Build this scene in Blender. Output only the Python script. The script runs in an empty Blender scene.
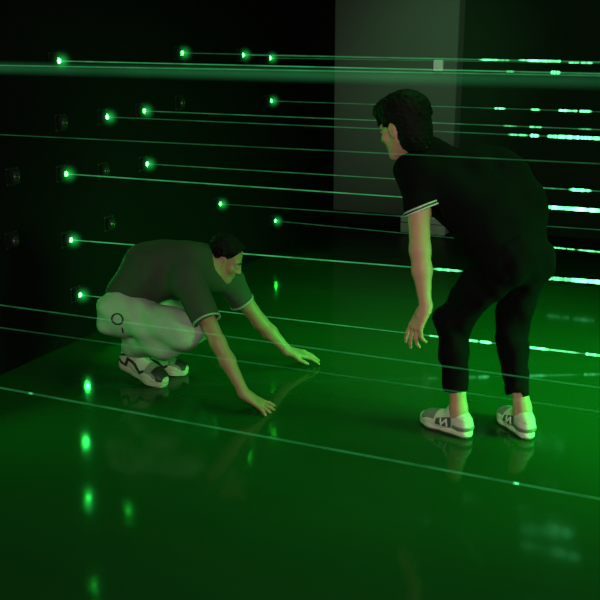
import bpy, bmesh, math, random
import numpy as np
from mathutils import Vector, Matrix

random.seed(4)
SC = bpy.context.scene
COL = SC.collection

# ------------------------------------------------------------------ measured camera
FPX = 960.0
PITCH = math.atan(267 / FPX)
YAW = math.atan(460 / math.hypot(FPX, 267))
K = 1.05                                   # metres per survey unit
EYE = np.array([0, 0, 1.6 * K])
FW = np.array([-math.sin(YAW) * math.cos(PITCH), math.cos(YAW) * math.cos(PITCH), -math.sin(PITCH)])
RT = np.array([math.cos(YAW), math.sin(YAW), 0.0])
UP = np.cross(RT, FW)
AW = np.array([-math.sin(YAW), math.cos(YAW), 0.0])     # horizontally away from the camera
Z = np.array([0, 0, 1.0])


def ray(u, v):
    return FW + RT * ((u - 300) / FPX) + UP * ((300 - v) / FPX)


def P(u, v, d):            # a surveyed point at its own distance
    return EYE + ray(u, v) * d * K


def on_floor(u, v, z=0.0):
    r = ray(u, v)
    return EYE + r * ((z - EYE[2]) / r[2])


def on_x(u, v, x):
    r = ray(u, v)
    return EYE + r * (x / r[0])


def on_y(u, v, y):
    r = ray(u, v)
    return EYE + r * (y / r[1])


def unit(v):
    v = np.array(v, float)
    return v / np.linalg.norm(v)


# ------------------------------------------------------------------ materials
def new_mat(name):
    m = bpy.data.materials.new(name)
    m.use_nodes = True
    nt = m.node_tree
    return m, nt, nt.nodes['Principled BSDF']


def mat(name, col, rough=0.6, spec=0.5, var=0.12, scale=30.0, bump=0.0, bscale=120.0, metal=0.0, sss=0.0, sheen=0.0):
    m, nt, b = new_mat(name)
    tc = nt.nodes.new('ShaderNodeTexCoord')
    n = nt.nodes.new('ShaderNodeTexNoise')
    n.inputs['Scale'].default_value = scale
    n.inputs['Detail'].default_value = 4
    nt.links.new(tc.outputs['Object'], n.inputs['Vector'])
    mx = nt.nodes.new('ShaderNodeMix')
    mx.data_type = 'RGBA'
    nt.links.new(n.outputs['Fac'], mx.inputs['Factor'])
    mx.inputs['A'].default_value = (*[c * (1 - var) for c in col], 1)
    mx.inputs['B'].default_value = (*[min(1, c * (1 + var)) for c in col], 1)
    nt.links.new(mx.outputs['Result'], b.inputs['Base Color'])
    b.inputs['Roughness'].default_value = rough
    b.inputs['Specular IOR Level'].default_value = spec
    b.inputs['Metallic'].default_value = metal
    if sss:
        b.inputs['Subsurface Weight'].default_value = sss
        b.inputs['Subsurface Radius'].default_value = (0.6, 0.25, 0.12)
        b.inputs['Subsurface Scale'].default_value = 0.01
    if sheen:
        b.inputs['Sheen Weight'].default_value = sheen
    if bump:
        n2 = nt.nodes.new('ShaderNodeTexNoise')
        n2.inputs['Scale'].default_value = bscale
        n2.inputs['Detail'].default_value = 3
        nt.links.new(tc.outputs['Object'], n2.inputs['Vector'])
        bp = nt.nodes.new('ShaderNodeBump')
        bp.inputs['Strength'].default_value = bump
        bp.inputs['Distance'].default_value = 0.004
        nt.links.new(n2.outputs['Fac'], bp.inputs['Height'])
        nt.links.new(bp.outputs['Normal'], b.inputs['Normal'])
    return m


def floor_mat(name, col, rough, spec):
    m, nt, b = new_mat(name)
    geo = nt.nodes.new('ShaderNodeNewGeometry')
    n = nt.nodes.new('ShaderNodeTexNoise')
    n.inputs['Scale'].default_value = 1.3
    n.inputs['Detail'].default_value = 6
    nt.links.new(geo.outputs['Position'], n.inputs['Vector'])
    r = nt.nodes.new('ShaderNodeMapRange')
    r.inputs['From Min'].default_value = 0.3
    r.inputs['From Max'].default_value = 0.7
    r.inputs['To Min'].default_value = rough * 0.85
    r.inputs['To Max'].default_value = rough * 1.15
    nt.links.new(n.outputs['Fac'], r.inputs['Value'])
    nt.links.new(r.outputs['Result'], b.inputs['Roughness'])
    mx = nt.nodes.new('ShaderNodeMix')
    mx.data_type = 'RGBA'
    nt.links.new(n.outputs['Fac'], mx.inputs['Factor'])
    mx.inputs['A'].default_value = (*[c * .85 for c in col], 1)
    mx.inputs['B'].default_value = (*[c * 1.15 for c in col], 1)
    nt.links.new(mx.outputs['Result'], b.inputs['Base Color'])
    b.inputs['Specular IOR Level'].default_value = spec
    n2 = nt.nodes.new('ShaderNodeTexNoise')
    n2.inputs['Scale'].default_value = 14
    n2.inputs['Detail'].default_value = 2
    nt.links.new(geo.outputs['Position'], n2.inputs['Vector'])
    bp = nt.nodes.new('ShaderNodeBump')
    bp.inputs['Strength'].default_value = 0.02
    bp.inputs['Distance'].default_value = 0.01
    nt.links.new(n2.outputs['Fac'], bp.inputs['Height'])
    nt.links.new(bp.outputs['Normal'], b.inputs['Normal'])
    return m


def lens_mat(name, strength):
    m, nt, b = new_mat(name)
    b.inputs['Base Color'].default_value = (0.02, 0.1, 0.04, 1)
    b.inputs['Emission Color'].default_value = (0.014, 1.0, 0.028, 1)
    b.inputs['Emission Strength'].default_value = strength
    return m


def beam_mat():
    """light scattered by the haze along a laser line: adds to whatever lies behind it"""
    m = bpy.data.materials.new('laser_light_in_haze')
    m.use_nodes = True
    nt = m.node_tree
    nt.nodes.clear()
    out = nt.nodes.new('ShaderNodeOutputMaterial')
    add = nt.nodes.new('ShaderNodeAddShader')
    tr = nt.nodes.new('ShaderNodeBsdfTransparent')
    em = nt.nodes.new('ShaderNodeEmission')
    at = nt.nodes.new('ShaderNodeAttribute')
    at.attribute_name = 'glow'
    geo = nt.nodes.new('ShaderNodeNewGeometry')
    n = nt.nodes.new('ShaderNodeTexNoise')
    n.inputs['Scale'].default_value = 9
    n.inputs['Detail'].default_value = 4
    nt.links.new(geo.outputs['Position'], n.inputs['Vector'])
    r = nt.nodes.new('ShaderNodeMapRange')
    r.inputs['From Min'].default_value = 0.32
    r.inputs['From Max'].default_value = 0.68
    r.inputs['To Min'].default_value = 0.6
    r.inputs['To Max'].default_value = 1.4
    nt.links.new(n.outputs['Fac'], r.inputs['Value'])
    mu = nt.nodes.new('ShaderNodeMath')
    mu.operation = 'MULTIPLY'
    nt.links.new(at.outputs['Fac'], mu.inputs[0])
    nt.links.new(r.outputs['Result'], mu.inputs[1])
    em.inputs['Color'].default_value = (0.11, 1.0, 0.30, 1)
    nt.links.new(mu.outputs[0], em.inputs['Strength'])
    nt.links.new(tr.outputs[0], add.inputs[0])
    nt.links.new(em.outputs[0], add.inputs[1])
    nt.links.new(add.outputs[0], out.inputs['Surface'])
    return m


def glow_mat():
    """glow imitating the bloom round a lit lens, fading out with distance from it"""
    m = bpy.data.materials.new('bloom_round_lens')
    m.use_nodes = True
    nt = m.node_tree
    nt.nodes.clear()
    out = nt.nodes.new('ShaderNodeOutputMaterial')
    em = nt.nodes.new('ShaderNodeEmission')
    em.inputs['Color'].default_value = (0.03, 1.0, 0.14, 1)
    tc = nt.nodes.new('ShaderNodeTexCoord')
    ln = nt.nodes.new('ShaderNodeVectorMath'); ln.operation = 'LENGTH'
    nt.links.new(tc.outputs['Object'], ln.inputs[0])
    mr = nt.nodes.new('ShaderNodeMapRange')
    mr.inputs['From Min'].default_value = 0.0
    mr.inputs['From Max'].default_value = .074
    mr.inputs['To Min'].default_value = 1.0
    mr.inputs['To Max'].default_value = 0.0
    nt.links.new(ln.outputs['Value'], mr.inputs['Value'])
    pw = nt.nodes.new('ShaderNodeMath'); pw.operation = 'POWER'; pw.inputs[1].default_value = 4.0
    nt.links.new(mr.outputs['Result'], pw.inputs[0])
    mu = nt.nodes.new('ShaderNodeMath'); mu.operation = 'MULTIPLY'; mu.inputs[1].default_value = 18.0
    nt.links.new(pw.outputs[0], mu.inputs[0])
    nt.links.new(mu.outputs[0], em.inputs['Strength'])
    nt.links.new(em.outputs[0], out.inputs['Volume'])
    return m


M = dict(
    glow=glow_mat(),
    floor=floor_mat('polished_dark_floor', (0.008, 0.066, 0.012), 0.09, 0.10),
    floor_far=floor_mat('dark_far_floor', (0.007, 0.022, 0.008), 0.4, 0.2),  # darker and rougher than the near floor
    black_wall=mat('black_wall_paint', (0.004, 0.0045, 0.004), 0.85, 0.08, 0.2, 4),
    back_wall=mat('haze_tinted_back_wall', (0.010, 0.030, 0.012), 0.85, 0.1, 0.2, 4),  # green tint puts the lit haze into the wall colour
    pillar=mat('grey_plaster', (0.10, 0.12, 0.10), 0.85, 0.2, 0.06, 2.5, 0.1, 60),
    skirting=mat('black_skirting', (0.008, 0.008, 0.008), 0.6, 0.3),
    housing=mat('black_plastic', (0.010, 0.011, 0.010), 0.5, 0.25),
    ring=mat('dull_metal', (0.10, 0.11, 0.10), 0.35, 0.5, metal=0.7),
    dead_lens=mat('dark_glass', (0.02, 0.025, 0.02), 0.1, 0.6),
    lens=lens_mat('lit_lens', 75),
    box=mat('grey_painted_metal', (0.70, 0.74, 0.70), 0.5, 0.4, 0.08, 8),
    box_dark=mat('box_seam', (0.08, 0.09, 0.08), 0.6, 0.3),
    beam=beam_mat(),
    skin=mat('skin', (0.60, 0.32, 0.215), 0.5, 0.4, 0.08, 25, 0.15, 300, sss=0.08),
    skin_tan=mat('tanned_skin', (0.38, 0.20, 0.125), 0.5, 0.4, 0.08, 25, 0.15, 300, sss=0.08),
    hair=mat('black_hair', (0.005, 0.0045, 0.004), 0.7, 0.12, 0.3, 90, 0.6, 160),
    eye=mat('eye_white', (0.3, 0.28, 0.25), 0.4, 0.5),
    iris=mat('dark_iris', (0.01, 0.006, 0.004), 0.15, 0.5),
    black_cloth=mat('black_jersey', (0.0045, 0.0045, 0.0045), 0.95, 0.05, 0.2, 40, 0.3, 250),
    black_twill=mat('black_twill', (0.0055, 0.0045, 0.0055), 0.95, 0.05, 0.2, 40, 0.3, 250),
    white_rib=mat('white_rib', (0.55, 0.55, 0.53), 0.8, 0.2),
    grey_tee=mat('grey_jersey', (0.047, 0.060, 0.042), 0.9, 0.15, 0.12, 25, 0.3, 250),
    grey_rib=mat('pale_rib', (0.32, 0.33, 0.31), 0.85, 0.2),
    light_cotton=mat('light_grey_cotton', (0.34, 0.43, 0.33), 0.85, 0.2, 0.1, 18, 0.3, 250),
    print_dark=mat('dark_print', (0.03, 0.035, 0.03), 0.8, 0.2),
    shoe_pale=mat('pale_suede', (0.72, 0.66, 0.58), 0.7, 0.3, 0.12, 40, 0.25, 220),
    shoe_mesh=mat('grey_mesh', (0.22, 0.22, 0.20), 0.8, 0.2, 0.2, 120, 0.5, 400),
    shoe_teal=mat('grey_green_patch', (0.07, 0.11, 0.10), 0.6, 0.3),
    sole_pale=mat('pale_rubber', (0.78, 0.73, 0.66), 0.6, 0.3),
    sole_dark=mat('brown_rubber', (0.16, 0.12, 0.10), 0.7, 0.3),
    lace=mat('pale_lace', (0.60, 0.58, 0.54), 0.8, 0.2),
    shoe_white=mat('white_leather', (0.52, 0.50, 0.42), 0.5, 0.4, 0.08, 20),
    shoe_black=mat('black_leather', (0.02, 0.02, 0.02), 0.5, 0.4),
)

# ------------------------------------------------------------------ objects
def tag(o, label=None, cat=None, group=None, kind=None):
    if label: o['label'] = label
    if cat: o['category'] = cat
    if group: o['group'] = group
    if kind: o['kind'] = kind
    return o


def link(name, me, m, parent=None, smooth=False):
    o = bpy.data.objects.new(name, me)
    COL.objects.link(o)
    if m is not None:
        me.materials.append(m)
    if parent is not None:
        o.parent = parent
        o.matrix_parent_inverse = parent.matrix_world.inverted()
    if smooth:
        me.polygons.foreach_set('use_smooth', [True] * len(me.polygons))
    return o


def bm_obj(name, bm, m, parent=None, smooth=False, at=None):
    me = bpy.data.meshes.new(name)
    bm.normal_update()
    bm.to_mesh(me)
    bm.free()
    o = link(name, me, m, parent, smooth)
    if at is not None:
        o.location = at
    return o


def box(bm, lo, hi, bev=0.0):
    r = bmesh.ops.create_cube(bm, size=1)
    vs = r['verts']
    for v in vs:
        v.co = Vector([lo[i] + (v.co[i] + .5) * (hi[i] - lo[i]) for i in range(3)])
    if bev:
        es = list({e for v in vs for e in v.link_edges})
        bmesh.ops.bevel(bm, geom=es, offset=bev, segments=2, affect='EDGES')


def box_obj(name, lo, hi, m, parent=None, bev=0.0):
    bm = bmesh.new()
    box(bm, lo, hi, bev)
    return bm_obj(name, bm, m, parent)


def lathe_x(bm, prof, seg=20):
    """surface of revolution about +X: prof = [(x, r), ...]"""
    rings = []
    for x, r in prof:
        rings.append([bm.verts.new((x, r * math.cos(2 * math.pi * i / seg), r * math.sin(2 * math.pi * i / seg))) for i in range(seg)])
    for a, b in zip(rings, rings[1:]):
        for i in range(seg):
            j = (i + 1) % seg
            bm.faces.new((a[i], a[j], b[j], b[i]))
    bm.faces.new(rings[0][::-1])
    bm.faces.new(rings[-1])
    bmesh.ops.recalc_face_normals(bm, faces=bm.faces)


# ------------------------------------------------------------------ implicit bodies
class Solid:
    """smooth union of tapered limbs and ellipsoids, turned into one closed mesh"""

    def __init__(s):
        s.ops = []

    def limb(s, a, b, ra, rb, k=0.02, sub=False):
        a = np.array(a, float); b = np.array(b, float)
        def f(X, Y, Zz):
            ba = b - a
            t = ((X - a[0]) * ba[0] + (Y - a[1]) * ba[1] + (Zz - a[2]) * ba[2]) / max(1e-9, ba @ ba)
            t = np.clip(t, 0, 1)
            return np.sqrt((X - a[0] - t * ba[0]) ** 2 + (Y - a[1] - t * ba[1]) ** 2 + (Zz - a[2] - t * ba[2]) ** 2) - (ra + (rb - ra) * t)
        r = max(ra, rb)
        s.ops.append((f, np.minimum(a, b) - r, np.maximum(a, b) + r, k, sub))
        return s

    def chain(s, pts, rad, k=0.02):
        for i in range(len(pts) - 1):
            s.limb(pts[i], pts[i + 1], rad[i], rad[i + 1], k)
        return s

    def ball(s, c, r, k=0.02, sub=False):
        return s.limb(c, np.array(c) + 1e-5, r, r, k, sub)

    def ell(s, c, ax, r, k=0.02, sub=False):
        c = np.array(c, float); A = np.array(ax, float); r = np.array(r, float)
        def f(X, Y, Zz):
            q = [((X - c[0]) * A[i, 0] + (Y - c[1]) * A[i, 1] + (Zz - c[2]) * A[i, 2]) for i in range(3)]
            k0 = np.sqrt(sum((q[i] / r[i]) ** 2 for i in range(3)))
            k1 = np.sqrt(sum((q[i] / r[i] ** 2) ** 2 for i in range(3))) + 1e-9
            return k0 * (k0 - 1) / k1
        R = np.sqrt(((A * r[:, None]) ** 2).sum(0))
        s.ops.append((f, c - R, c + R, k, sub))
        return s

    def field(s, lo, hi, h, off=0.0, cuts=(), noise=None):
        n = np.ceil((hi - lo) / h).astype(int) + 1
        D = np.full(n, 0.12, np.float32)
        xs = [lo[i] + h * np.arange(n[i]) for i in range(3)]
        for f, a, b, k, sub in s.ops:
            mg = k + 0.045
            i0 = np.clip(np.floor((a - mg - lo) / h).astype(int), 0, n)
            i1 = np.clip(np.ceil((b + mg - lo) / h).astype(int) + 1, 0, n)
            if (i1 <= i0).any():
                continue
            X = xs[0][i0[0]:i1[0], None, None]; Y = xs[1][None, i0[1]:i1[1], None]; Q = xs[2][None, None, i0[2]:i1[2]]
            d = f(X, Y, Q).astype(np.float32)
            sl = (slice(i0[0], i1[0]), slice(i0[1], i1[1]), slice(i0[2], i1[2]))
            e = D[sl]
            if sub:
                d = -d
                hh = np.clip(0.5 - 0.5 * (e - d) / k, 0, 1)
                D[sl] = e + (d - e) * hh + k * hh * (1 - hh)
            else:
                hh = np.clip(0.5 + 0.5 * (e - d) / k, 0, 1)
                D[sl] = e + (d - e) * hh - k * hh * (1 - hh)
        X = xs[0][:, None, None]; Y = xs[1][None, :, None]; Q = xs[2][None, None, :]
        if noise is not None:
            D += noise(X, Y, Q).astype(np.float32)
        D -= off
        for c in cuts:
            D = np.maximum(D, c(X, Y, Q).astype(np.float32))
        for ax in range(3):                                  # closed at the border
            sl = [slice(None)] * 3
            for e in (0, -1):
                sl[ax] = e
                D[tuple(sl)] = np.maximum(D[tuple(sl)], h * 0.5)
        return D

    def bounds(s, pad=0.03):
        add = [o for o in s.ops if not o[4]]
        return np.min([o[1] for o in add], 0) - pad, np.max([o[2] for o in add], 0) + pad

    def build(s, name, m, parent=None, h=0.005, off=0.0, cuts=(), noise=None, lo=None, hi=None, origin=None):
        a, b = s.bounds()
        lo = a if lo is None else np.array(lo, float)
        hi = b if hi is None else np.array(hi, float)
        D = s.field(lo, hi, h, off, cuts, noise)
        v, q = nets(D, lo, h)
        org = np.zeros(3) if origin is None else np.array(origin, float)
        me = bpy.data.meshes.new(name)
        me.vertices.add(len(v)); me.vertices.foreach_set('co', (v - org).astype(np.float32).ravel())
        me.loops.add(len(q) * 4); me.loops.foreach_set('vertex_index', q.ravel().astype(np.int32))
        me.polygons.add(len(q)); me.polygons.foreach_set('loop_start', np.arange(0, len(q) * 4, 4, dtype=np.int32))
        me.update(calc_edges=True)
        me.validate()
        o = bpy.data.objects.new(name, me)
        COL.objects.link(o)
        me.materials.append(m)
        me.polygons.foreach_set('use_smooth', [True] * len(me.polygons))
        o.location = org
        if parent is not None:
            o.parent = parent
            o.location = Vector(org) - parent.location if parent.parent is None else Vector(org) - parent.location - parent.parent.location
        return o


def nets(D, lo, h):
    s = D < 0
    n = np.array(D.shape) - 1
    cnt = np.zeros(n, np.int8)
    for i in (0, 1):
        for j in (0, 1):
            for k in (0, 1):
                cnt += s[i:i + n[0], j:j + n[1], k:k + n[2]]
    act = np.argwhere((cnt > 0) & (cnt < 8))
    ids = np.full(n, -1, np.int32)
    ids[tuple(act.T)] = np.arange(len(act))
    acc = np.zeros((len(act), 3)); num = np.zeros(len(act))
    cs = [np.array((i, j, k)) for i in (0, 1) for j in (0, 1) for k in (0, 1)]
    for c0 in cs:
        for ax in range(3):
            if c0[ax]:
                continue
            c1 = c0.copy(); c1[ax] = 1
            v0 = D[tuple((act + c0).T)].astype(float); v1 = D[tuple((act + c1).T)].astype(float)
            x = (v0 < 0) != (v1 < 0)
            t = np.where(x, v0 / np.where(x, v0 - v1, 1), 0)
            p = c0 + t[:, None] * (c1 - c0)
            acc[x] += p[x]; num[x] += 1
    v = lo + h * (act + acc / num[:, None])
    quads = []
    for ax in range(3):
        b, c = (ax + 1) % 3, (ax + 2) % 3
        sl0 = [slice(None)] * 3; sl1 = [slice(None)] * 3
        sl0[ax] = slice(0, -1); sl1[ax] = slice(1, None)
        e = np.argwhere(s[tuple(sl0)] != s[tuple(sl1)])
        e = e[(e[:, b] > 0) & (e[:, c] > 0) & (e[:, b] < D.shape[b] - 1) & (e[:, c] < D.shape[c] - 1)]
        ins = s[tuple(e.T)]
        def cell(db, dc):
            q = e.copy(); q[:, b] -= db; q[:, c] -= dc
            return ids[tuple(q.T)]
        f = np.stack([cell(1, 1), cell(0, 1), cell(0, 0), cell(1, 0)], 1)
        f[~ins] = f[~ins][:, ::-1]
        quads.append(f)
    return v, np.concatenate(quads)


def plane(p, n):            # keeps the side the normal points away from
    p = np.array(p, float); n = unit(n)
    return lambda X, Y, Q: (X - p[0]) * n[0] + (Y - p[1]) * n[1] + (Q - p[2]) * n[2]


def slab(p, n, t):
    p = np.array(p, float); n = unit(n)
    return lambda X, Y, Q: np.abs((X - p[0]) * n[0] + (Y - p[1]) * n[1] + (Q - p[2]) * n[2]) - t


def sphere(p, r):
    return lambda X, Y, Q: np.sqrt((X - p[0]) ** 2 + (Y - p[1]) ** 2 + (Q - p[2]) ** 2) - r


def folds(amp, freq, seed):
    rs = np.random.RandomState(seed)
    W = [(unit(rs.normal(size=3)) * freq * rs.uniform(.6, 1.7), rs.uniform(0, 6.28)) for _ in range(6)]
    def f(X, Y, Q):
        t = 0
        for w, ph in W:
            t = t + np.sin(X * w[0] + Y * w[1] + Q * w[2] + ph + 1.3 * np.sin(X * w[1] * .6 + Q * w[0] * .5))
        return t * amp / 3
    return f


# ---- anatomy
def frame(fwd, up):
    f = unit(fwd); l = unit(np.cross(up, f)); u = np.cross(f, l)
    return np.array([f, l, u])


def add_head(s, c, F, neck_to, sz=1.0):
    def L(x, y, z): return np.array(c) + sz * (F[0] * x + F[1] * y + F[2] * z)
    s.ell(L(-.015, 0, .035), F, np.array((.096, .075, .088)) * sz, .02)
    s.ell(L(.028, 0, -.035), F, np.array((.064, .058, .084)) * sz, .03)
    for y in (-1, 1):
        s.limb(L(-.005, .052 * y, -.05), L(.062, .016 * y, -.104), .02 * sz, .018 * sz, .025)
        s.ball(L(.058, .036 * y, -.032), .024 * sz, .02)
        s.limb(L(.082, .012 * y, .016), L(.068, .044 * y, .016), .010 * sz, .010 * sz, .012)
        s.ell(L(.093, .031 * y, -.004), F, np.array((.014, .017, .011)) * sz, .010, True)
        s.ell(L(-.008, .076 * y, -.012), F, np.array((.022, .009, .033)) * sz, .008)
        s.ell(L(-.002, .086 * y, -.008), F, np.array((.011, .006, .018)) * sz, .006, True)
        s.ball(L(.098, .012 * y, -.040), .0085 * sz, .008)
    s.ball(L(.068, 0, -.108), .019 * sz, .02)
    s.limb(L(.088, 0, .006), L(.110, 0, -.034), .008 * sz, .0115 * sz, .012)
    s.ell(L(.086, 0, -.064), F, np.array((.012, .025, .0065)) * sz, .006)
    s.ell(L(.084, 0, -.077), F, np.array((.012, .021, .0065)) * sz, .006)
    s.limb(L(-.028, 0, -.05), neck_to, .053 * sz, .058 * sz, .035)
    return L


def add_eyes(body, L, F, sz, origin):
    for y in (-1, 1):
        e = Solid().ball(L(.078, .031 * y, -.004), .0125 * sz)
        ob = e.build('eye', M['eye'], body, h=.0025, origin=L(.078, .031 * y, -.004))
        i = Solid().ell(L(.0885, .031 * y, -.005), F, np.array((.003, .006, .006)) * sz)
        p = i.build('iris', M['iris'], ob, h=.0012, origin=L(.0885, .031 * y, -.005))
        b = Solid().limb(L(.094, .014 * y, .020), L(.079, .048 * y, .021), .0045 * sz, .003 * sz)
        b.build('eyebrow', M['hair'], body, h=.002, origin=L(.088, .03 * y, .02))


def add_hand(s, w, d, nrm, thumb_side, curl, spread=0.16, sz=1.0, thumb=(0.75, 0.2)):
    """w wrist, d towards the knuckles, nrm out of the back of the hand, thumb_side towards the thumb"""
    d = unit(d); nrm = unit(np.array(nrm) - d * (np.array(nrm) @ d)); t = unit(np.cross(d, nrm))
    if t @ np.array(thumb_side) < 0:
        t = -t
    w = np.array(w, float)
    kn = []
    for i, (o, ln) in enumerate(((.030, .088), (.010, .092), (-.010, .088), (-.028, .080))):
        base = w + d * .010 * sz + t * o * .55 * sz
        kp = w + d * ln * sz + t * o * sz
        s.limb(base, kp, .0155 * sz, .0115 * sz, .010)
        kn.append(kp)
    s.limb(w - d * .01, w + d * .03 * sz, .022 * sz, .020 * sz, .02)
    lens = ((.042, .026, .021), (.046, .029, .022), (.043, .027, .021), (.034, .020, .018))
    for i in range(4):
        a = spread * (1.5 - i) / 1.5
        fd = unit(d * math.cos(a) + t * math.sin(a))
        p = kn[i]; ang = 0
        for j in range(3):
            ang += curl[i][j]
            dirn = fd * math.cos(ang) - nrm * math.sin(ang)
            q = p + dirn * lens[i][j] * sz
            r0 = (.0098, .0088, .0080)[j] * sz; r1 = (.0088, .0080, .0064)[j] * sz
            s.limb(p, q, r0, r1, .003)
            p = q
    a, b = thumb
    b0 = w + d * .022 * sz + t * .018 * sz
    m1 = b0 + (d * math.cos(a) + t * math.sin(a) - nrm * .35) * .042 * sz
    m2 = m1 + unit(d * math.cos(a * .6) + t * math.sin(a * .6) - nrm * b) * .030 * sz
    m3 = m2 + unit(d * math.cos(a * .4) + t * math.sin(a * .4) - nrm * b * 1.5) * .025 * sz
    s.limb(b0, m1, .0155 * sz, .0115 * sz, .012)
    s.limb(m1, m2, .0110 * sz, .0098 * sz, .003)
    s.limb(m2, m3, .0098 * sz, .0070 * sz, .003)


def make_shoe(parent, heel, fwd, up, ankle, style, side, size=1.0):
    """heel = floor point under the back of the heel; side = +1 when the outer side is to the left of fwd"""
    F = frame(fwd, up)
    heel = np.array(heel, float)
    def L(x, y, z): return heel + size * (F[0] * x + F[1] * y + F[2] * z)
    def loc(X, Y, Q):
        dx, dy, dz = X - heel[0], Y - heel[1], Q - heel[2]
        return [(dx * F[i, 0] + dy * F[i, 1] + dz * F[i, 2]) / size for i in range(3)]
    s = Solid()
    s.limb(L(.040, 0, .055), L(.045, 0, .070), .034 * size, .034 * size, .02)
    s.limb(L(.040, 0, .045), L(.12, 0, .045), .034 * size, .036 * size, .03)
    s.limb(L(.085, 0, .085), L(.15, 0, .062), .028 * size, .027 * size, .03)
    s.ell(L(.195, 0, .034), F, np.array((.078, .047, .036)) * size, .03)
    s.limb(L(.12, 0, .04), L(.20, 0, .03), .040 * size, .044 * size, .02)
    s.limb(L(.070, 0, .085), L(.095, 0, .10), .036 * size, .034 * size, .02)
    ank = np.array(ankle, float)
    hole_lo = L(.066, 0, .062)
    s.limb(hole_lo, hole_lo + unit(ank - hole_lo) * .16, .029 * size, .036 * size, .006, True)
    low = lambda X, Y, Q: .022 - loc(X, Y, Q)[2]
    lo = np.min([L(x, y, z) for x in (-.02, .30) for y in (-.07, .07) for z in (-.02, .16)], 0)
    hi = np.max([L(x, y, z) for x in (-.02, .30) for y in (-.07, .07) for z in (-.02, .16)], 0)
    h = .003
    pale, mesh_, patch = style['upper'], style['mesh'], style['patch']
    shoe = s.build('shoe', pale, parent, h, 0, (low,), lo=lo, hi=hi, origin=L(.12, 0, .05))
    o = Solid()
    o.limb(L(.036, 0, .018), L(.12, 0, .018), .037 * size, .036 * size, .02)
    o.limb(L(.12, 0, .018), L(.195, 0, .018), .036 * size, .048 * size, .02)
    o.limb(L(.195, 0, .018), L(.235, 0, .020), .048 * size, .036 * size, .02)
    top = lambda X, Y, Q: loc(X, Y, Q)[2] - .030 - .006 * np.clip((loc(X, Y, Q)[0] - .2) / .07, 0, 1)
    bot = lambda X, Y, Q: .008 - loc(X, Y, Q)[2]
    o.build('midsole', style['sole'], shoe, h, 0, (top, bot), lo=lo, hi=hi, origin=L(.12, 0, .02))
    o.build('outsole', style['out'], shoe, h, -.001, (lambda X, Y, Q: loc(X, Y, Q)[2] - .0085, lambda X, Y, Q: .0005 - loc(X, Y, Q)[2]), lo=lo, hi=hi, origin=L(.12, 0, .005))
    # overlays lie on the upper
    def over(name, m, region, t=.0025):
        return s.build(name, m, shoe, h, t, (region, low), lo=lo, hi=hi, origin=L(.12, 0, .05))
    def toe_zone(X, Y, Q):
        x, y, z = loc(X, Y, Q)
        return np.maximum(np.maximum(.170 - x, x - .245), np.maximum(np.abs(y) - .045, .040 - z))
    over('toe_box', mesh_, toe_zone)
    def collar(X, Y, Q):
        x, y, z = loc(X, Y, Q)
        return np.maximum(x - .055, .070 + .25 * x - z)
    over('heel_collar', style['heel'], collar)
    def bars(segs, w, sgn):
        def f(X, Y, Q):
            x, y, z = loc(X, Y, Q)
            d = 9
            for x0, z0, x1, z1 in segs:
                bx, bz = x1 - x0, z1 - z0
                t = np.clip(((x - x0) * bx + (z - z0) * bz) / (bx * bx + bz * bz), 0, 1)
                d = np.minimum(d, np.sqrt((x - x0 - t * bx) ** 2 + (z - z0 - t * bz) ** 2) - w)
            return np.maximum(d, .012 - sgn * y)
        return f
    if style['kind'] == 'runner':
        def patch_zone(X, Y, Q):
            x, y, z = loc(X, Y, Q)
            return np.maximum(np.maximum(.082 - x, x - .160), np.maximum(.034 - z, z - .085 + .3 * (x - .08)))
        over('side_panel', patch, lambda X, Y, Q: np.maximum(patch_zone(X, Y, Q), .018 - np.abs(loc(X, Y, Q)[1])))
        for sg in (-1, 1):
            over('emblem', style['mark'], bars(((.100, .040, .106, .068), (.106, .068, .128, .040), (.128, .040, .134, .064)), .0042, sg), .0050)
        def heel_band(X, Y, Q):
            x, y, z = loc(X, Y, Q)
            return np.maximum(np.maximum(x - .075, .036 - z), z - .052)
        over('heel_band', mesh_, heel_band, .0035)
    else:
        for sg in (-1, 1):
            over('side_stripe', patch, bars(((.060, .036, .070, .075), (.070, .075, .115, .062), (.115, .062, .150, .040), (.150, .040, .165, .052)), .0062, sg), .004)
            over('heel_stripe', patch, bars(((.020, .050, .050, .040), (.018, .072, .050, .085)), .0052, sg), .004)
        def cap(X, Y, Q):
            x, y, z = loc(X, Y, Q)
            return np.maximum(np.maximum(.205 - x, x - .262), np.maximum(.034 - z, np.abs(y) - .040))
        over('toe_overlay', patch, cap, .004)
    lc = Solid()
    for i in range(5):
        x = .105 + .018 * i
        zt = .112 - .011 * i
        lc.limb(L(x, -.022, zt - .010), L(x + .008, .0, zt + .001), .0034, .0034, .002)
        lc.limb(L(x + .008, 0, zt + .001), L(x, .022, zt - .010), .0034, .0034, .002)
    lc.build('laces', M['lace'], shoe, .0022, origin=L(.14, 0, .09))
    return shoe


RUNNER = dict(kind='runner', upper=M['shoe_pale'], mesh=M['shoe_mesh'], patch=M['shoe_teal'], sole=M['sole_pale'], out=M['sole_dark'], heel=M['shoe_pale'], mark=M['sole_pale'])
SKATE = dict(kind='skate', upper=M['shoe_white'], mesh=M['shoe_mesh'], patch=M['shoe_black'], sole=M['shoe_white'], out=M['shoe_white'], heel=M['shoe_white'], mark=M['shoe_black'])

# ================================================================== the room
WX = on_floor(85, 337)[0]                      # inner face of the laser wall
END_Y = on_x(334, 150, WX)[1]                  # where that wall stops
PY = on_floor(400, 227)[1]                     # front of the grey pillar
BACK = PY + 0.18
RX, FRONT, TOP = 1.9, -3.0, 3.2
FAR_FLOOR_Y = on_floor(356, 262)[1]  # line beyond which the floor is darker; both parts are level

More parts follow.
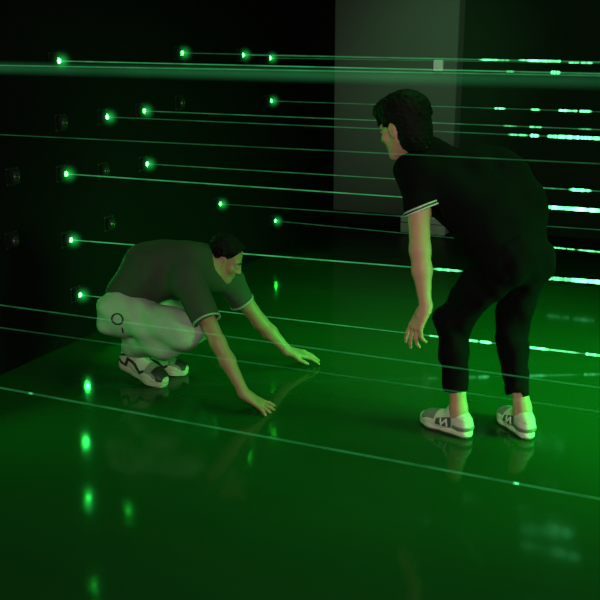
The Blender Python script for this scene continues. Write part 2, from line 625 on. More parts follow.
tag(box_obj('floor', (WX - 3.0, FRONT, -.1), (RX, FAR_FLOOR_Y, 0), M['floor']), kind='structure')
tag(box_obj('floor_far', (WX - 3.0, FAR_FLOOR_Y, -.1), (RX, BACK, 0), M['floor_far']), kind='structure')
tag(box_obj('ceiling', (WX - 3.0, FRONT, TOP), (RX, BACK, TOP + .1), M['black_wall']), kind='structure')
tag(box_obj('wall_left', (WX - .14, FRONT, 0), (WX, END_Y, TOP), M['black_wall']), kind='structure')
tag(box_obj('wall_outer', (WX - 3.1, FRONT, 0), (WX - 3.0, BACK, TOP), M['black_wall']), kind='structure')
tag(box_obj('wall_back', (WX - 3.0, BACK, 0), (RX, BACK + .1, TOP), M['back_wall']), kind='structure')
tag(box_obj('wall_right', (RX, FRONT, 0), (RX + .1, BACK, TOP), M['black_wall']), kind='structure')
tag(box_obj('wall_front', (WX - 3.0, FRONT - .1, 0), (RX, FRONT, TOP), M['black_wall']), kind='structure')
pr = on_y(453.5, 150, PY)[0]
tag(box_obj('wall_pillar', (WX - 1.6, PY, 0), (pr, BACK, TOP), M['pillar'], bev=.004), kind='structure')
tag(box_obj('baseboard_back', (WX - 1.6, PY - .012, 0), (pr + .012, PY - .0005, .11), M['skirting']), kind='structure')

# ---- the small box on the pillar and the grey unit at its foot
a = on_y(433.5, 71, PY - .03); b = on_y(443, 60, PY - .03)
t = box_obj('wall_sensor', (a[0], PY - .045, a[2]), (b[0], PY, b[2]), M['box'], bev=.006)
tag(t, 'small pale upright box fixed high on the grey pillar', 'sensor')
bm = bmesh.new(); box(bm, (a[0] + .018, PY - .050, a[2] + .016), (b[0] - .018, PY - .0445, a[2] + .036), .002)
bm_obj('sensor_window', bm, M['box'], t)
b0 = on_floor(400, 233.5); b1 = on_floor(446, 236.5)
by = b0[1]
ztop = on_y(423, 217, by)[2]
t = box_obj('equipment_case', (b0[0], by, .012), (b1[0], by + .30, ztop), M['box'], bev=.008)
tag(t, 'low grey equipment case on the floor before the pillar, partly behind the standing person\'s arm', 'case')
bm = bmesh.new(); box(bm, (b0[0] - .004, by - .004, ztop * .62), (b1[0] + .004, by + .304, ztop * .66))
bm_obj('lid_seam', bm, M['box_dark'], t)
for fx in (b0[0] + .04, b1[0] - .04):
    for fy in (by + .04, by + .26):
        bm = bmesh.new(); box(bm, (fx - .02, fy - .02, 0), (fx + .02, fy + .02, .012))
        bm_obj('foot', bm, M['box_dark'], t)

# ---- laser emitters on the black wall
LIT = [
    ((60, 61), 'topmost lit laser emitter of the leftmost column, just above the soft wide beam', 1.0),
    ((183, 53), 'leftmost lit laser emitter of the highest row of three', .75),
    ((244, 55), 'middle lit laser emitter of the highest row of three', .9),
    ((271, 58), 'rightmost lit laser emitter of the highest row of three', .6),
    ((272, 101), 'lit laser emitter straight under the highest row, nearest the grey pillar', 1.0),
    ((145, 111), 'brighter, upper one of two lit laser emitters close together under the topmost beams', 1.1),
    ((108, 117), 'dimmer, lower one of two lit laser emitters close together under the topmost beams', .8),
    ((148, 164), 'lit laser emitter straight above the crouching person\'s hips, well over the back', .9),
    ((67, 174), 'lit laser emitter midway down the leftmost column, level with the standing person\'s shoulder', 2.5),
    ((221, 204), 'lit laser emitter a little above the crouching person\'s head', .8),
    ((276, 221), 'lit laser emitter right of the crouching person\'s head, lowest one near the pillar', 1.1),
    ((72, 240), 'lit laser emitter left of the crouching person, level with the top of the back', 3.5),
    ((81, 295), 'lowest lit laser emitter, beside the crouching person\'s hips', 4.5),
]
DARK = [
    ((66, 123), 'unlit laser emitter with a pale ring, left of the two close lit emitters'),
    ((18, 177), 'unlit laser emitter at the left edge, level with the lit one midway down'),
    ((108, 171), 'unlit laser emitter between two lit ones at mid height of the left wall'),
    ((184, 103), 'unlit laser emitter on the black wall below the topmost beams, right of the bright pair'),
    ((114, 224), 'unlit laser emitter on the black wall above the crouching person\'s lower back'),
    ((17, 241), 'unlit laser emitter low at the left edge of the wall'),
]


def lens_light(energy):
    d = bpy.data.lights.new('lens_glow', 'SPOT')
    d.energy = energy; d.color = (.03, 1, .12); d.shadow_soft_size = .012
    d.spot_size = math.radians(125); d.spot_blend = .8
    o = bpy.data.objects.new('lens_glow', d); COL.objects.link(o)
    o.rotation_euler = (0, -math.pi / 2, 0)
    return o


def make_emitter(p, lit, level=1.0):
    x, y, z = p
    sx = .045
    body = bpy.data.objects.new('laser_emitter', None)
    COL.objects.link(body); body.location = (WX, y, z)
    bm = bmesh.new(); box(bm, (0, -.044, -.044), (.005, .044, .044), .0015)
    bm_obj('mounting_plate', bm, M['housing'], body)
    bm = bmesh.new(); box(bm, (.005, -.034, -.034), (.030, .034, .034), .004)
    bm_obj('housing', bm, M['housing'], body)
    bm = bmesh.new(); lathe_x(bm, [(.026, .0215), (.034, .0215), (.038, .019), (.038, .0145), (.030, .0140)], 24)
    bm_obj('lens_ring', bm, M['ring'], body, True)
    bm = bmesh.new(); lathe_x(bm, [(.028, .0138), (.036, .0134), (.040, .0100), (.0425, .0045), (.043, .0008)], 20)
    bm_obj('lens', bm, M['lens'] if lit else M['dead_lens'], body, True)
    for sy in (-1, 1):
        for sz in (-1, 1):
            bm = bmesh.new(); lathe_x(bm, [(.005, .004), (.0075, .0035), (.0085, .0015)], 8)
            bm_obj('screw', bm, M['ring'], body, True, at=(0, sy * .039, sz * .039))
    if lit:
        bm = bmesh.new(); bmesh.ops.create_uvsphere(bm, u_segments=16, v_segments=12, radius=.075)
        bm_obj('lens_bloom', bm, M['glow'], body, True, at=(.052, 0, 0))  # added glowing ball, imitates the bloom round the lit lens
        o = lens_light(2.2 * level)
        o.parent = body; o.location = (.048, 0, 0)
    return body


for uv, lab, lv in LIT:
    e = make_emitter(on_x(*uv, WX + .042), True, lv)
    tag(e, lab, 'laser emitter', 'lit laser emitters on the black wall')
for uv, lab in DARK:
    e = make_emitter(on_x(*uv, WX + .042), False)
    tag(e, lab, 'laser emitter', 'unlit laser emitters on the black wall')


# ---- beams: straight lines across the room from the laser wall to the right wall
def beam(a, b, label, level, width, puffs=()):
    """a, b ends; puffs = brighter smoke patches as bearings along the line"""
    a = np.array(a); b = np.array(b); d = b - a; L = np.linalg.norm(d); d /= L
    def at_u(u):                              # distance along the line whose bearing is column u
        lo, hi = 0.0, L
        for _ in range(40):
            m = (lo + hi) / 2
            q = a + d * m - EYE
            if 300 + FPX * (q @ RT) / (q @ FW) < u: lo = m
            else: hi = m
        return lo
    sm = [(at_u(u0), at_u(u1), g, w) for u0, u1, g, w in puffs]
    ss = set(np.linspace(0, L, 60))
    for s0, s1, g, w in sm:
        e = min(.03, (s1 - s0) * .25)
        ss.update([s0 - e, s0, s1, s1 + e])
        ss.update(np.linspace(s0, s1, 10))
    ss = sorted(x for x in ss if 0 <= x <= L)
    rs = np.random.RandomState(int(abs(a[2] * 1000)) + 7)
    side = unit(np.cross(d, Z)); up = np.cross(side, d)
    verts, faces, glow = [], [], []
    n = 8
    for s_ in ss:
        g, w = level, width
        for s0, s1, gg, ww in sm:
            if s0 - 1e-6 <= s_ <= s1 + 1e-6:
                j = .45 + .85 * rs.rand()
                g = max(g, gg * j * .62); w = max(w, ww * .72 * (.7 + .3 * min(1.2, j)))
        c = a + d * s_
        for i in range(n):
            t = 2 * math.pi * i / n
            verts.append(tuple(c + side * w * math.cos(t) + up * w * math.sin(t) - a))
            glow.append(g)
    for r in range(len(ss) - 1):
        for i in range(n):
            j = (i + 1) % n
            faces.append((r * n + i, r * n + j, r * n + n + j, r * n + n + i))
    me = bpy.data.meshes.new('laser_beam')
    me.from_pydata(verts, [], faces)
    at = me.attributes.new('glow', 'FLOAT', 'POINT')
    at.data.foreach_set('value', glow)
    o = link('laser_beam', me, M['beam'], None, True)
    o.location = a
    tag(o, label, 'laser beam', 'green laser beams', 'thing')
    return o


def wall_beam(uv0, uv1, *args, swing=0.0, **kw):
    a = on_x(*uv0, WX + .044)
    # swing: how far the line drifts along the wall by the time it leaves the view
    b = on_y(*uv1, a[1] + swing)
    d = (b - a) / (b[0] - a[0])
    return beam(a, a + d * (RX - a[0] - .002), *args, **kw)


def near_beam(uv0, uv1, y, *args, **kw):
    a = on_y(*uv0, y); b = on_y(*uv1, y)
    d = (b - a) / (b[0] - a[0])
    s = a + d * (WX - a[0] + .002)
    return beam(s, s + d * (RX - s[0] - .004), *args, **kw)


# level, width, smoke patches (from column, to column, strength, half width)
B = .0028
wall_beam((60, 61), (595, 73.5), 'green laser beam from the far-left top emitter, just above the wide soft beam', 0.1125, B, [(507, 513, .7, .006), (552, 559, 2.5, .010)])
wall_beam((183, 53), (595, 61.7), 'highest green laser beam starting at the left one of three high emitters', 0.0375, B, [(520, 536, 1.2, .006)])
wall_beam((244, 55), (595, 62.0), 'highest green laser beam starting at the middle of three high emitters', 0.0675, B, [(482, 498, 2.0, .007), (499, 508, .7, .006), (530, 560, 2.0, .009)])
wall_beam((271, 58), (595, 63.0), 'highest green laser beam starting at the right one of three high emitters', 0.0450, B, [(570, 578, 1.3, .008), (582, 591, 1.3, .008)])
wall_beam((272, 101), (595, 111.6), 'thin green laser beam from the emitter under the highest row, ending in bright dashes', 0.0488, B, [(496, 504, 2.2, .008), (532, 539, 2.2, .008), (560, 567, 3, .010), (568, 577, 1.5, .008), (580, 590, 3, .010)])
wall_beam((145, 111), (595, 129.5), 'thin green laser beam from the brighter of the close emitter pair', 0.0600, B, [(505, 515, .5, .005), (530, 540, .8, .006), (580, 590, .5, .005)])
wall_beam((108, 117), (595, 138.3), 'green laser beam from the dimmer of the close pair, strongly dashed beyond the pillar', 0.0375, B, [(511, 525, .9, .006), (531, 538, 2.8, .010), (549, 558, 2.2, .010), (560, 578, 3, .011), (578, 600, 2.8, .010)])
wall_beam((148, 164), (595, 191.0), 'thin green laser beam passing behind the standing person\'s upper arm', 0.0600, B, [(537, 562, .35, .005), (571, 588, 3, .010)])
wall_beam((67, 174), (595, 210.4), 'green laser beam with the thickest solid bright stretch, right of the standing person\'s waist', 0.1275, B * 1.05, [(546, 600, 4.5, .0125)], swing=.6)
wall_beam((221, 204), (595, 229.5), 'faint green laser beam starting just above the crouching person\'s head', 0.0413, B)
wall_beam((276, 221), (595, 251.5), 'green laser beam meeting the standing person\'s hips from the low emitter near the pillar', 0.0450, B, [(553, 565, 1.6, .0065), (568, 574, 1.6, .0065), (581, 600, 1.8, .007)])
wall_beam((72, 240), (595, 281.8), 'green laser beam crossing behind the crouching person\'s head and the standing person\'s forearm', 0.1650, B * 1.05, [(436, 457, 2.2, .008), (540, 558, 1.8, .011), (558, 576, 1.6, .011), (572, 600, 3.5, .012)])
wall_beam((81, 295), (595, 355.0), 'green laser beam from the lowest emitter, running behind both people at knee height', 0.1125, B, [(430, 438, 1.5, .006), (466, 478, 1.8, .009), (481, 490, 3.5, .010), (525, 546, 2.6, .009), (546, 575, .9, .006), (587, 600, 3.0, .010)], swing=.8)
near_beam((7, 65.5), (595, 75.5), 3.0, 'green laser beam entering at the left edge, sharp line beside the soft wide one', 0.0750, .0022)
near_beam((7, 68.0), (595, 81), .62, 'soft wide out-of-focus green laser beam across the top', 0.0400, .0026)
near_beam((7, 135), (595, 163.5), 3.1, 'green laser beam entering at the left edge, crossing in front of the standing person\'s shoulders', 0.0380, .0020)
low_a = near_beam((7, 306), (595, 387), 3.1, 'green laser beam crossing the crouching person\'s trousers and the standing person\'s shins', 0.0420, .0030)
low_b = near_beam((7, 328.5), (595, 411), 2.95, 'faint green laser beam just above the crouching person\'s shoes', 0.0210, .0030)
near_beam((7, 389), (595, 498), 2.45, 'lowest green laser beam, crossing the open floor in front of both people', 0.0420, .0036, [(29, 32, .7, .004), (514, 518, 1.0, .004)])

for b_ in (low_a, low_b):                     # the lamps these two start from sit on the wall, left of the view
    lens_light(9).location = b_.location + Vector((.04, 0, 0))

# ================================================================== the standing person
def standing():
    hL, hR = P(501, 262, 3.70), P(528, 259, 3.80)
    kL, kR = P(452.5, 320, 3.88), P(511, 325, 3.98)
    heelL, toeL = on_floor(471, 438.5), on_floor(429, 423.5)
    heelR, toeR = on_floor(530, 440.5), on_floor(507, 422)
    fL, fR = unit(toeL - heelL), unit(toeR - heelR)
    aL = heelL + fL * .072 + Z * .085
    aR = heelR + fR * .082 + Z * .085
    sL, sR = P(418, 177, 3.72), P(486, 164, 3.93)
    nb = P(431, 160, 3.80)
    elL, wrL = P(420, 250, 3.63), P(425.5, 308, 3.64)
    elR, wrR = P(492, 228, 4.06), P(472, 282, 4.03)
    hc = P(402, 126, 3.76)
    F = frame(-.70 * RT + .66 * AW - .30 * Z, Z)
    s = Solid()
    sz = .99
    L = add_head(s, hc, F, nb, sz)
    # trunk
    cL, cR = P(440, 188, 3.74), P(485, 174, 3.88)
    wL, wR = P(482, 228, 3.70), P(514, 214, 3.79)
    s.limb(nb, (sL + sR) / 2, .06, .07, .05)
    s.limb(sL, sR, .05, .05, .04)
    s.chain([cL, wL, hL], [.085, .08, .085], .06)
    s.chain([cR, wR, hR], [.085, .085, .085], .06)
    # arms
    s.chain([sL, sL + (elL - sL) * .5, elL, elL + (wrL - elL) * .35, wrL], [.048, .0455, .041, .0390, .0225], .02)
    add_hand(s, wrL, P(412, 334, 3.66) - wrL, -RT * .85 - FW * .55 + UP * .1, FW * 1.0 + RT * -.2, ((.25, .2, .15), (.30, .25, .2), (.4, .4, .3), (.55, .5, .3)), .22, 1.0, (.55, .2))
    s.chain([sR, elR, wrR], [.045, .036, .024], .02)
    add_hand(s, wrR, P(466, 305, 4.02) - wrR, RT + FW * .3, FW, ((.2, .2, .2),) * 4, .12)
    # legs
    for h_, k_, a_, f_ in ((hL, kL, aL, fL), (hR, kR, aR, fR)):
        s.chain([h_, k_, k_ + (a_ - k_) * .35, a_ + Z * .03, a_], [.085, .048, .044, .034, .033], .03)
        s.limb(a_, a_ + f_ * .11 - Z * .045, .032, .024, .02)
        s.limb(a_, a_ - f_ * .03 - Z * .045, .030, .024, .02)
        s.limb(a_ + f_ * .11 - Z * .045, a_ + f_ * .16 - Z * .05, .024, .018, .02)
    org = (heelL + heelR) / 2
    body = s.build('person', M['skin'], None, h=.0042, origin=org)
    tag(body, 'standing person in black, bent forward with one arm hanging, seen from behind', 'person')
    add_eyes(body, L, F, sz, org)
    # hair: a thick dark mop, open over the face
    H = Solid()
    H.ell(L(-.030, 0, .052), F, np.array((.105, .100, .092)) * sz, .02)
    H.ell(L(-.054, 0, -.024), F, np.array((.076, .084, .104)) * sz, .03)
    H.ell(L(.040, 0, .082), F, np.array((.072, .082, .048)) * sz, .03)
    for y in (-1, 1):
        H.limb(L(.015, .074 * y, .045), L(.026, .076 * y, .000), .016, .008, .012)
    rs = np.random.RandomState(3)
    for i in range(46):                       # tufts round the crown and over the brow
        a_ = rs.uniform(-2.9, 2.9)
        e = rs.uniform(-.25, .95)
        c0 = L(-.025 + .098 * math.cos(a_) * math.cos(e), .092 * math.sin(a_) * math.cos(e), .050 + .088 * math.sin(e))
        if math.cos(a_) > .3 and e < .3:
            continue
        dn = unit(c0 - L(-.03, 0, .03)) * .25 - F[2] * .8 + F[0] * .25 * math.cos(a_)
        H.limb(c0, c0 + unit(dn) * .032, .012, .005, .010)
    for y in np.linspace(-.062, .062, 9):
        H.limb(L(.082 - abs(y) * .35, y, .070), L(.100 - abs(y) * .5, y * 1.05, .022 + .010 * rs.rand()), .013, .004, .008)
    def facecut(X, Y, Q):
        d = [((X - hc[0]) * F[i, 0] + (Y - hc[1]) * F[i, 1] + (Q - hc[2]) * F[i, 2]) / sz for i in range(3)]
        ear = .026 - np.sqrt((d[0] + .006) ** 2 + (d[2] + .016) ** 2 * .6)          # clear of the ear
        low = -.130 - d[2] + np.clip(d[0] + .02, 0, 1) * 1.6
        front = np.minimum(d[0] - .018 - np.clip(d[2] - .005, 0, 1) * 4, .02 - d[2])
        return np.maximum(np.maximum(low, front), np.where(np.abs(d[1]) > .055, ear, -1))
    H.build('hair', M['hair'], body, h=.0035, cuts=(facecut,), noise=folds(.0022, 230, 5), origin=hc)
    # shirt
    T = Solid()
    T.chain([P(440, 188, 3.74), P(484, 228, 3.69), P(503, 258, 3.68)], [.105, .108, .121], .06)
    T.chain([P(483, 172, 3.89), P(517, 206, 3.81), P(525, 250, 3.78)], [.105, .112, .098], .06)
    T.chain([P(470, 176, 3.81), P(500, 218, 3.74), P(513, 252, 3.72)], [.112, .112, .116], .06)
    T.ball(P(503, 176, 3.86), .112, .06)
    T.limb(P(431, 154, 3.79), (sL + sR) / 2, .074, .095, .05)
    T.limb(sL, sR, .066, .066, .05)
    hem = P(420, 212, 3.68); ax = unit(hem - sL)
    T.limb(sL, hem + ax * .04, .074, .057, .04)
    T.ball(P(411, 170, 3.75), .062, .05)
    T.limb(hem - ax * .01, hem + ax * .09, .049, .049, .004, True)
    hemR = sR + (elR - sR) * .6; axR = unit(hemR - sR)
    T.limb(sR, hemR + axR * .03, .072, .06, .04)
    T.limb(hemR + axR * .01, hemR + axR * .09, .05, .05, .004, True)
    armax = unit(UP * -.93 + RT * -.20)        # the sleeve end slopes a little
    def near(c, r): return sphere(c, r)
    def sleeve(X, Y, Q):
        return np.where(sphere(hem + ax * .05, .088)(X, Y, Q) < 0, plane(hem, -UP + RT * .40)(X, Y, Q), -1)
    def sleeveR(X, Y, Q):
        return np.where(sphere(hemR + axR * .04, .09)(X, Y, Q) < 0, plane(hemR, axR)(X, Y, Q), -1)
    trunk = unit((hL + hR) / 2 - (cL + cR) / 2)
    bottom = plane((hL + hR) / 2 + trunk * .065, trunk)
    neckax = unit(hc - nb)
    def collar_cut(X, Y, Q):
        return np.where(sphere(nb + neckax * .05, .085)(X, Y, Q) < 0, plane(nb + neckax * .075, neckax)(X, Y, Q), -1)
    fo = folds(.0055, 34, 11)
    shirt = T.build('shirt', M['black_cloth'], body, h=.005, cuts=(sleeve, sleeveR, bottom, collar_cut), noise=fo, origin=(cL + hR) / 2)
    nrm = -UP + RT * .40
    for o_ in (.0045, .017):
        st = T.build('sleeve_stripe', M['white_rib'], shirt, h=.0025, off=.003, noise=fo,
                     cuts=(slab(hem - unit(nrm) * o_, nrm, .0036), sphere(hem, .085)), lo=hem - .1, hi=hem + .1, origin=hem)
        st['label'] = 'thin white stripe round the sleeve end'
    # trousers
    Q_ = Solid()
    Q_.limb(hL, P(527, 258, 3.80), .108, .100, .05)
    Q_.ball(P(508, 256, 3.66), .105, .05)
    Q_.ball(P(523, 254, 3.73), .100, .05)
    e1, e2 = aL * .5 + P(455, 398, 3.905) * .5, aR * .5 + P(516, 403, 3.95) * .5
    e1 = e1 + unit(kL - e1) * .055; e2 = e2 + unit(kR - e2) * .055
    Q_.chain([hL, kL, kL + (e1 - kL) * .4, e1], [.108, .068, .061, .0505], .04)
    Q_.chain([hR, kR, kR + (e2 - kR) * .4, e2], [.106, .066, .060, .0505], .04)
    Q_.limb(e1 - (kL - e1) * .0, e1 - unit(kL - e1) * .06, .044, .044, .004, True)
    Q_.limb(e2 - (kR - e2) * .0, e2 - unit(kR - e2) * .06, .044, .044, .004, True)
    c1 = plane(P(457, 391, 3.905), e1 - kL); c2 = plane(P(517, 397, 3.95), e2 - kR)
    hems = lambda X, Y, Q: np.where(sphere(e1, .11)(X, Y, Q) < 0, c1(X, Y, Q), np.where(sphere(e2, .11)(X, Y, Q) < 0, c2(X, Y, Q), -1))
    topc = plane((hL + hR) / 2 - trunk * .10, -trunk)
    Q_.build('trousers', M['black_twill'], body, h=.005, cuts=(hems, topc), noise=folds(.008, 44, 21), origin=(kL + kR) / 2)
    make_shoe(body, heelL, fL, Z, aL + Z * .1, RUNNER, 1, 1.0)
    make_shoe(body, heelR, fR, Z, aR + Z * .1, RUNNER, -1, 1.0)
    return body


# ================================================================== the crouching person
def crouching():
    hR, hL = P(124, 311, 4.48), P(132, 304, 4.66)
    kR, kL = P(184, 331, 4.30), P(200, 326, 4.58)
    toeR, heelR_ = on_floor(163, 386), on_floor(119, 375)
    fR = unit(toeR - heelR_)
    toeL, heelL_ = on_floor(187, 374.5), on_floor(157, 373)
    fL = unit(toeL - heelL_)
    pit = .22
    def lift(f): return unit(f * math.cos(pit) - Z * math.sin(pit)), unit(f * math.sin(pit) + Z * math.cos(pit))
    fwR, upR = lift(fR)
    hlR = toeR - fwR * .285; hlR[2] = .285 * math.sin(pit) * .93
    pit2 = .09
    fwL, upL = unit(fL * math.cos(pit2) - Z * math.sin(pit2)), unit(fL * math.sin(pit2) + Z * math.cos(pit2))
    hlL = toeL - fwL * .255; hlL[2] = .255 * math.sin(pit2) * .93
    aR = hlR + fwR * .066 + upR * .095
    aL = hlL + fwL * .060 + upL * .085
    sR, sL = P(187, 278, 4.33), P(226, 277, 4.58)
    nb = P(206, 261, 4.46)
    elR, wrR = P(218, 343, 4.22), P(244.5, 394, 4.185)
    elL, wrL = P(260, 322, 4.68), P(288, 351, 4.735)
    hc = P(226, 258, 4.47)
    F = frame(RT * .85 - AW * .10 - Z * .50, Z)
    sz = .84
    s = Solid()
    L = add_head(s, hc, F, nb, sz)
    s.limb(nb, P(196, 268, 4.46), .055, .08, .05)
    s.limb(sR, sL, .05, .05, .05)
    s.chain([P(192, 274, 4.42), P(152, 280, 4.47), hR], [.095, .095, .09], .06)
    s.chain([P(205, 270, 4.52), P(160, 275, 4.56), hL], [.09, .095, .09], .06)
    s.chain([sR, sR + (elR - sR) * .5, elR, elR + (wrR - elR) * .35, wrR], [.046, .044, .036, .0365, .0235], .02)
    s.chain([sL, sL + (elL - sL) * .5, elL, elL + (wrL - elL) * .35, wrL], [.046, .044, .037, .037, .024], .02)
    tipR = on_floor(262, 412)
    dR = tipR + Z * .035 - wrR
    add_hand(s, wrR, dR, Z + .25 * RT * 0 - AW * .15, AW + RT * .5, ((-.05, .25, .15), (-.05, .25, .15), (0, .28, .15), (.05, .3, .15)), .42, 1.0, (.8, .15))
    tipL = on_floor(314, 364)
    add_hand(s, wrL, tipL + Z * .045 - wrL, Z - AW * .25, -AW * 1.0 + Z * .3, ((.0, .25, .15), (-.02, .25, .15), (0, .25, .15), (.05, .25, .15)), .26, 1.0, (.7, .1))
    for h_, k_, a_, f_, u_ in ((hR, kR, aR, fwR, upR), (hL, kL, aL, fwL, upL)):
        s.chain([h_, k_], [.085, .055], .03)
        s.chain([k_, k_ + (a_ - k_) * .35, a_ + u_ * .02, a_], [.052, .052, .034, .033], .02)
        s.limb(a_, a_ + f_ * .11 - u_ * .045, .032, .024, .02)
        s.limb(a_, a_ - f_ * .03 - u_ * .045, .030, .024, .02)
        s.limb(a_ + f_ * .11 - u_ * .045, a_ + f_ * .16 - u_ * .05, .024, .018, .02)
    org = np.array(((toeR + toeL) / 2)); org[2] = 0
    flr = lambda X, Y, Q: .001 - Q
    body = s.build('person', M['skin_tan'], None, h=.0042, origin=org, cuts=(flr,))
    tag(body, 'crouching person in grey shirt and pale trousers with both hands on the floor', 'person')
    add_eyes(body, L, F, sz, org)
    H = Solid()
    H.ell(L(-.030, 0, .048), F, np.array((.096, .086, .086)) * sz, .02)
    H.ell(L(-.052, 0, -.005), F, np.array((.058, .074, .080)) * sz, .03)
    H.ell(L(.045, 0, .078), F, np.array((.058, .068, .034)) * sz, .03)
    rs = np.random.RandomState(9)
    for i in range(40):
        a_ = rs.uniform(-2.9, 2.9); e = rs.uniform(-.1, .95)
        if math.cos(a_) > .3 and e < .35: continue
        c0 = L(-.028 + .088 * math.cos(a_) * math.cos(e), .078 * math.sin(a_) * math.cos(e), .046 + .080 * math.sin(e))
        dn = unit(c0 - L(-.03, 0, .03)) * .3 - F[2] * .6 + F[0] * .5
        H.limb(c0, c0 + unit(dn) * .035, .011, .004, .008)
    for y in np.linspace(-.055, .055, 8):
        H.limb(L(.080 - abs(y) * .3, y, .078), L(.100 - abs(y) * .45, y, .050), .011, .004, .008)
    def facecut(X, Y, Q):
        d = [((X - hc[0]) * F[i, 0] + (Y - hc[1]) * F[i, 1] + (Q - hc[2]) * F[i, 2]) / sz for i in range(3)]
        ear = .030 - np.sqrt((d[0] + .004) ** 2 + (d[2] + .014) ** 2 * .6)
        low = -.070 - d[2] + np.clip(d[0] + .02, 0, 1) * 2.0
        front = np.minimum(d[0] - .012 - np.clip(d[2] - .010, 0, 1) * 3.5, .038 - d[2])
        return np.maximum(np.maximum(low, front), np.where(np.abs(d[1]) > .050, ear, -1))
    H.build('hair', M['hair'], body, h=.0035, cuts=(facecut,), noise=folds(.002, 230, 6), origin=hc)
    # T-shirt
    T = Solid()
    T.chain([P(130, 294, 4.50), P(153, 271, 4.46), P(187, 267, 4.42)], [.120, .132, .130], .07)
    T.chain([P(134, 290, 4.64), P(160, 272, 4.58), P(200, 268, 4.53)], [.115, .120, .115], .07)
    T.limb(nb, P(196, 266, 4.46), .068, .10, .05)
    T.limb(sR, sL, .072, .070, .05)
    hem = P(208, 322, 4.25); ax = unit(hem - sR)
    T.limb(sR, hem + ax * .03, .078, .066, .045)
    T.limb(hem + ax * .005, hem + ax * .09, .056, .056, .004, True)
    hemL = P(243, 303, 4.635); axL = unit(hemL - sL)
    T.limb(sL, hemL + axL * .03, .072, .062, .04)
    T.limb(hemL + axL * .005, hemL + axL * .09, .053, .053, .004, True)
    def cuts_(X, Y, Q):
        a1 = np.where(sphere(hem + ax * .045, .10)(X, Y, Q) < 0, plane(hem, ax)(X, Y, Q), -1)
        a2 = np.where(sphere(hemL + axL * .045, .10)(X, Y, Q) < 0, plane(hemL, axL)(X, Y, Q), -1)
        return np.maximum(a1, a2)
    hn = -UP + RT * -.12 - FW * .15
    bottom = lambda X, Y, Q: np.where((X - elR[0] + .20) < 0, plane(P(120, 311, 4.5), hn)(X, Y, Q), -1)
    neckax = unit(hc - nb)
    def collar_cut(X, Y, Q):
        return np.where(sphere(nb + neckax * .05, .085)(X, Y, Q) < 0, plane(nb + neckax * .034, neckax)(X, Y, Q), -1)
    fo = folds(.0055, 34, 31)
    shirt = T.build('shirt', M['grey_tee'], body, h=.005, cuts=(cuts_, bottom, collar_cut), noise=fo, origin=P(165, 280, 4.5))
    for hm, ax_ in ((hem, ax), (hemL, axL)):
        st = T.build('sleeve_hem', M['grey_rib'], shirt, h=.0025, off=.003, noise=fo, cuts=(slab(hm - ax_ * .006, ax_, .0045), sphere(hm, .09)), lo=hm - .1, hi=hm + .1, origin=hm)
        st['label'] = 'pale edge of the sleeve'
    # trousers
    Q_ = Solid()
    Q_.limb(hR, hL, .112, .108, .05)
    Q_.ball(P(121, 316, 4.50), .108, .05)
    Q_.chain([hR, kR], [.110, .084], .05)
    Q_.chain([hL, kL], [.105, .076], .05)
    eR = aR + upR * .030; eL = aL + upL * .030
    Q_.chain([kR, kR + (eR - kR) * .4, eR], [.082, .088, .062], .035)
    Q_.ball(P(166, 343, 4.39), .080, .04)
    Q_.chain([kL, kL + (eL - kL) * .4, eL], [.074, .074, .056], .035)
    fo2 = folds(.010, 42, 41)
    cutR = plane(eR - upR * .012, -(kR - eR)); cutL = plane(eL - upL * .012, -(kL - eL))
    hems = lambda X, Y, Q: np.maximum(np.where(sphere(eR, .085)(X, Y, Q) < 0, plane(aR + upR * .012, -upR)(X, Y, Q), -1), np.where(sphere(eL, .085)(X, Y, Q) < 0, plane(aL + upL * .012, -upL)(X, Y, Q), -1))
    tro = Q_.build('trousers', M['light_cotton'], body, h=.005, cuts=(hems,), noise=fo2, origin=P(150, 325, 4.45))
    pc = P(118, 319, 4.38)
    ringv = FW
    def ring(X, Y, Q):
        dx, dy, dz = X - pc[0], Y - pc[1], Q - pc[2]
        a_ = dx * RT[0] + dy * RT[1] + dz * RT[2]; b_ = dx * UP[0] + dy * UP[1] + dz * UP[2]; c_ = dx * FW[0] + dy * FW[1] + dz * FW[2]
        return np.maximum(np.minimum(np.abs(np.sqrt(a_ ** 2 + (b_ * 1.1) ** 2) - .028) - .0042, np.maximum(np.abs(a_ - .020) - .004, np.abs(b_ + .055) - .014)), c_ - .2)
    Q_.build('side_print', M['print_dark'], tro, h=.003, off=.003, noise=fo2, cuts=(ring,), lo=pc - .16, hi=pc + .16, origin=pc)
    make_shoe(body, hlR, fwR, upR, aR + upR * .1, SKATE, -1, 1.12)
    make_shoe(body, hlL, fwL, upL, aL + upL * .1, SKATE, 1, .96)
    return body


standing()
crouching()

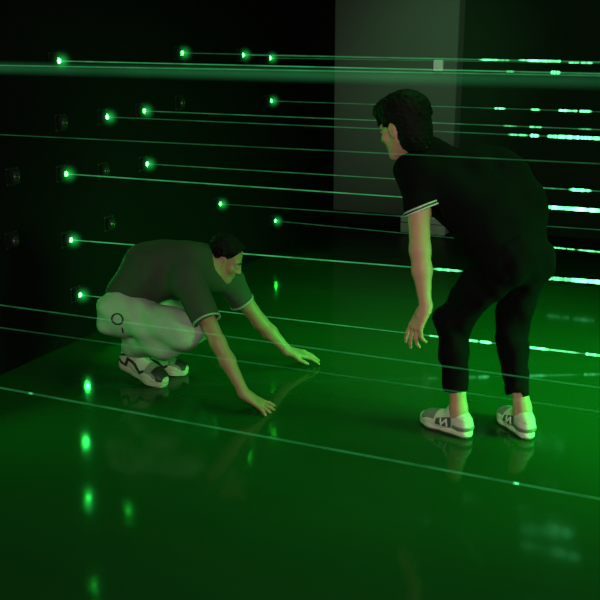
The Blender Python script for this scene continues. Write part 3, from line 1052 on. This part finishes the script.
# ================================================================== light
def spot(name, loc, to, energy, col, angle, blend, size):
    d = bpy.data.lights.new(name, 'SPOT')
    d.energy = energy; d.color = col; d.spot_size = math.radians(angle); d.spot_blend = blend; d.shadow_soft_size = size
    o = bpy.data.objects.new(name, d); COL.objects.link(o)
    o.location = loc
    o.rotation_euler = (Vector(to) - Vector(loc)).to_track_quat('-Z', 'Y').to_euler()
    return o


def area(name, loc, to, energy, col, sx, sy, spread=180):
    d = bpy.data.lights.new(name, 'AREA')
    d.energy = energy; d.color = col; d.shape = 'RECTANGLE'; d.size = sx; d.size_y = sy; d.spread = math.radians(spread)
    o = bpy.data.objects.new(name, d); COL.objects.link(o)
    o.location = loc
    o.rotation_euler = (Vector(to) - Vector(loc)).to_track_quat('-Z', 'Y').to_euler()
    return o


GREEN = (0.015, 1.0, 0.09)
area('laser_spill_on_right_wall', (RX - .05, 4.5, .75), (-.7, 4.6, .0), 52, GREEN, 1.8, .5, 62)
area('green_fill', (-.5, 4.9, 3.1), (-.7, 4.7, 0), 24, (.05, 1.0, .12), 2, 2, 80)  # added soft green fill from overhead, no known lamp there
area('warm_fill', (.6, -.4, 2.5), (-1.7, 4.0, .5), 85, (1.0, .86, .74), 1.4, .9)  # added unseen warm fill from the camera side, no doorway there
spot('pillar_fill', (-1.2, 5.6, 3.1), (-2.5, PY, 1.5), 200, (.38, 1.0, .48), 36, 1.0, .3)  # added unseen spot to brighten the grey pillar

w = bpy.data.worlds.new('dark'); SC.world = w; w.use_nodes = True
w.node_tree.nodes['Background'].inputs[0].default_value = (.1, .35, .15, 1)
w.node_tree.nodes['Background'].inputs[1].default_value = .004

# ================================================================== camera
cd = bpy.data.cameras.new('camera')
cd.sensor_width = 36; cd.lens = 36 * FPX / 600; cd.clip_start = .05
cd.dof.use_dof = True; cd.dof.focus_distance = 4.4; cd.dof.aperture_fstop = 6.5
co = bpy.data.objects.new('camera', cd); COL.objects.link(co)
co.matrix_world = Matrix(((RT[0], UP[0], -FW[0], EYE[0]), (RT[1], UP[1], -FW[1], EYE[1]), (RT[2], UP[2], -FW[2], EYE[2]), (0, 0, 0, 1)))
SC.camera = co
SC.view_settings.view_transform = 'Standard'
SC.view_settings.look = 'None'
SC.view_settings.exposure = 0
SC.view_settings.gamma = 1
SC.view_settings.use_curve_mapping = False
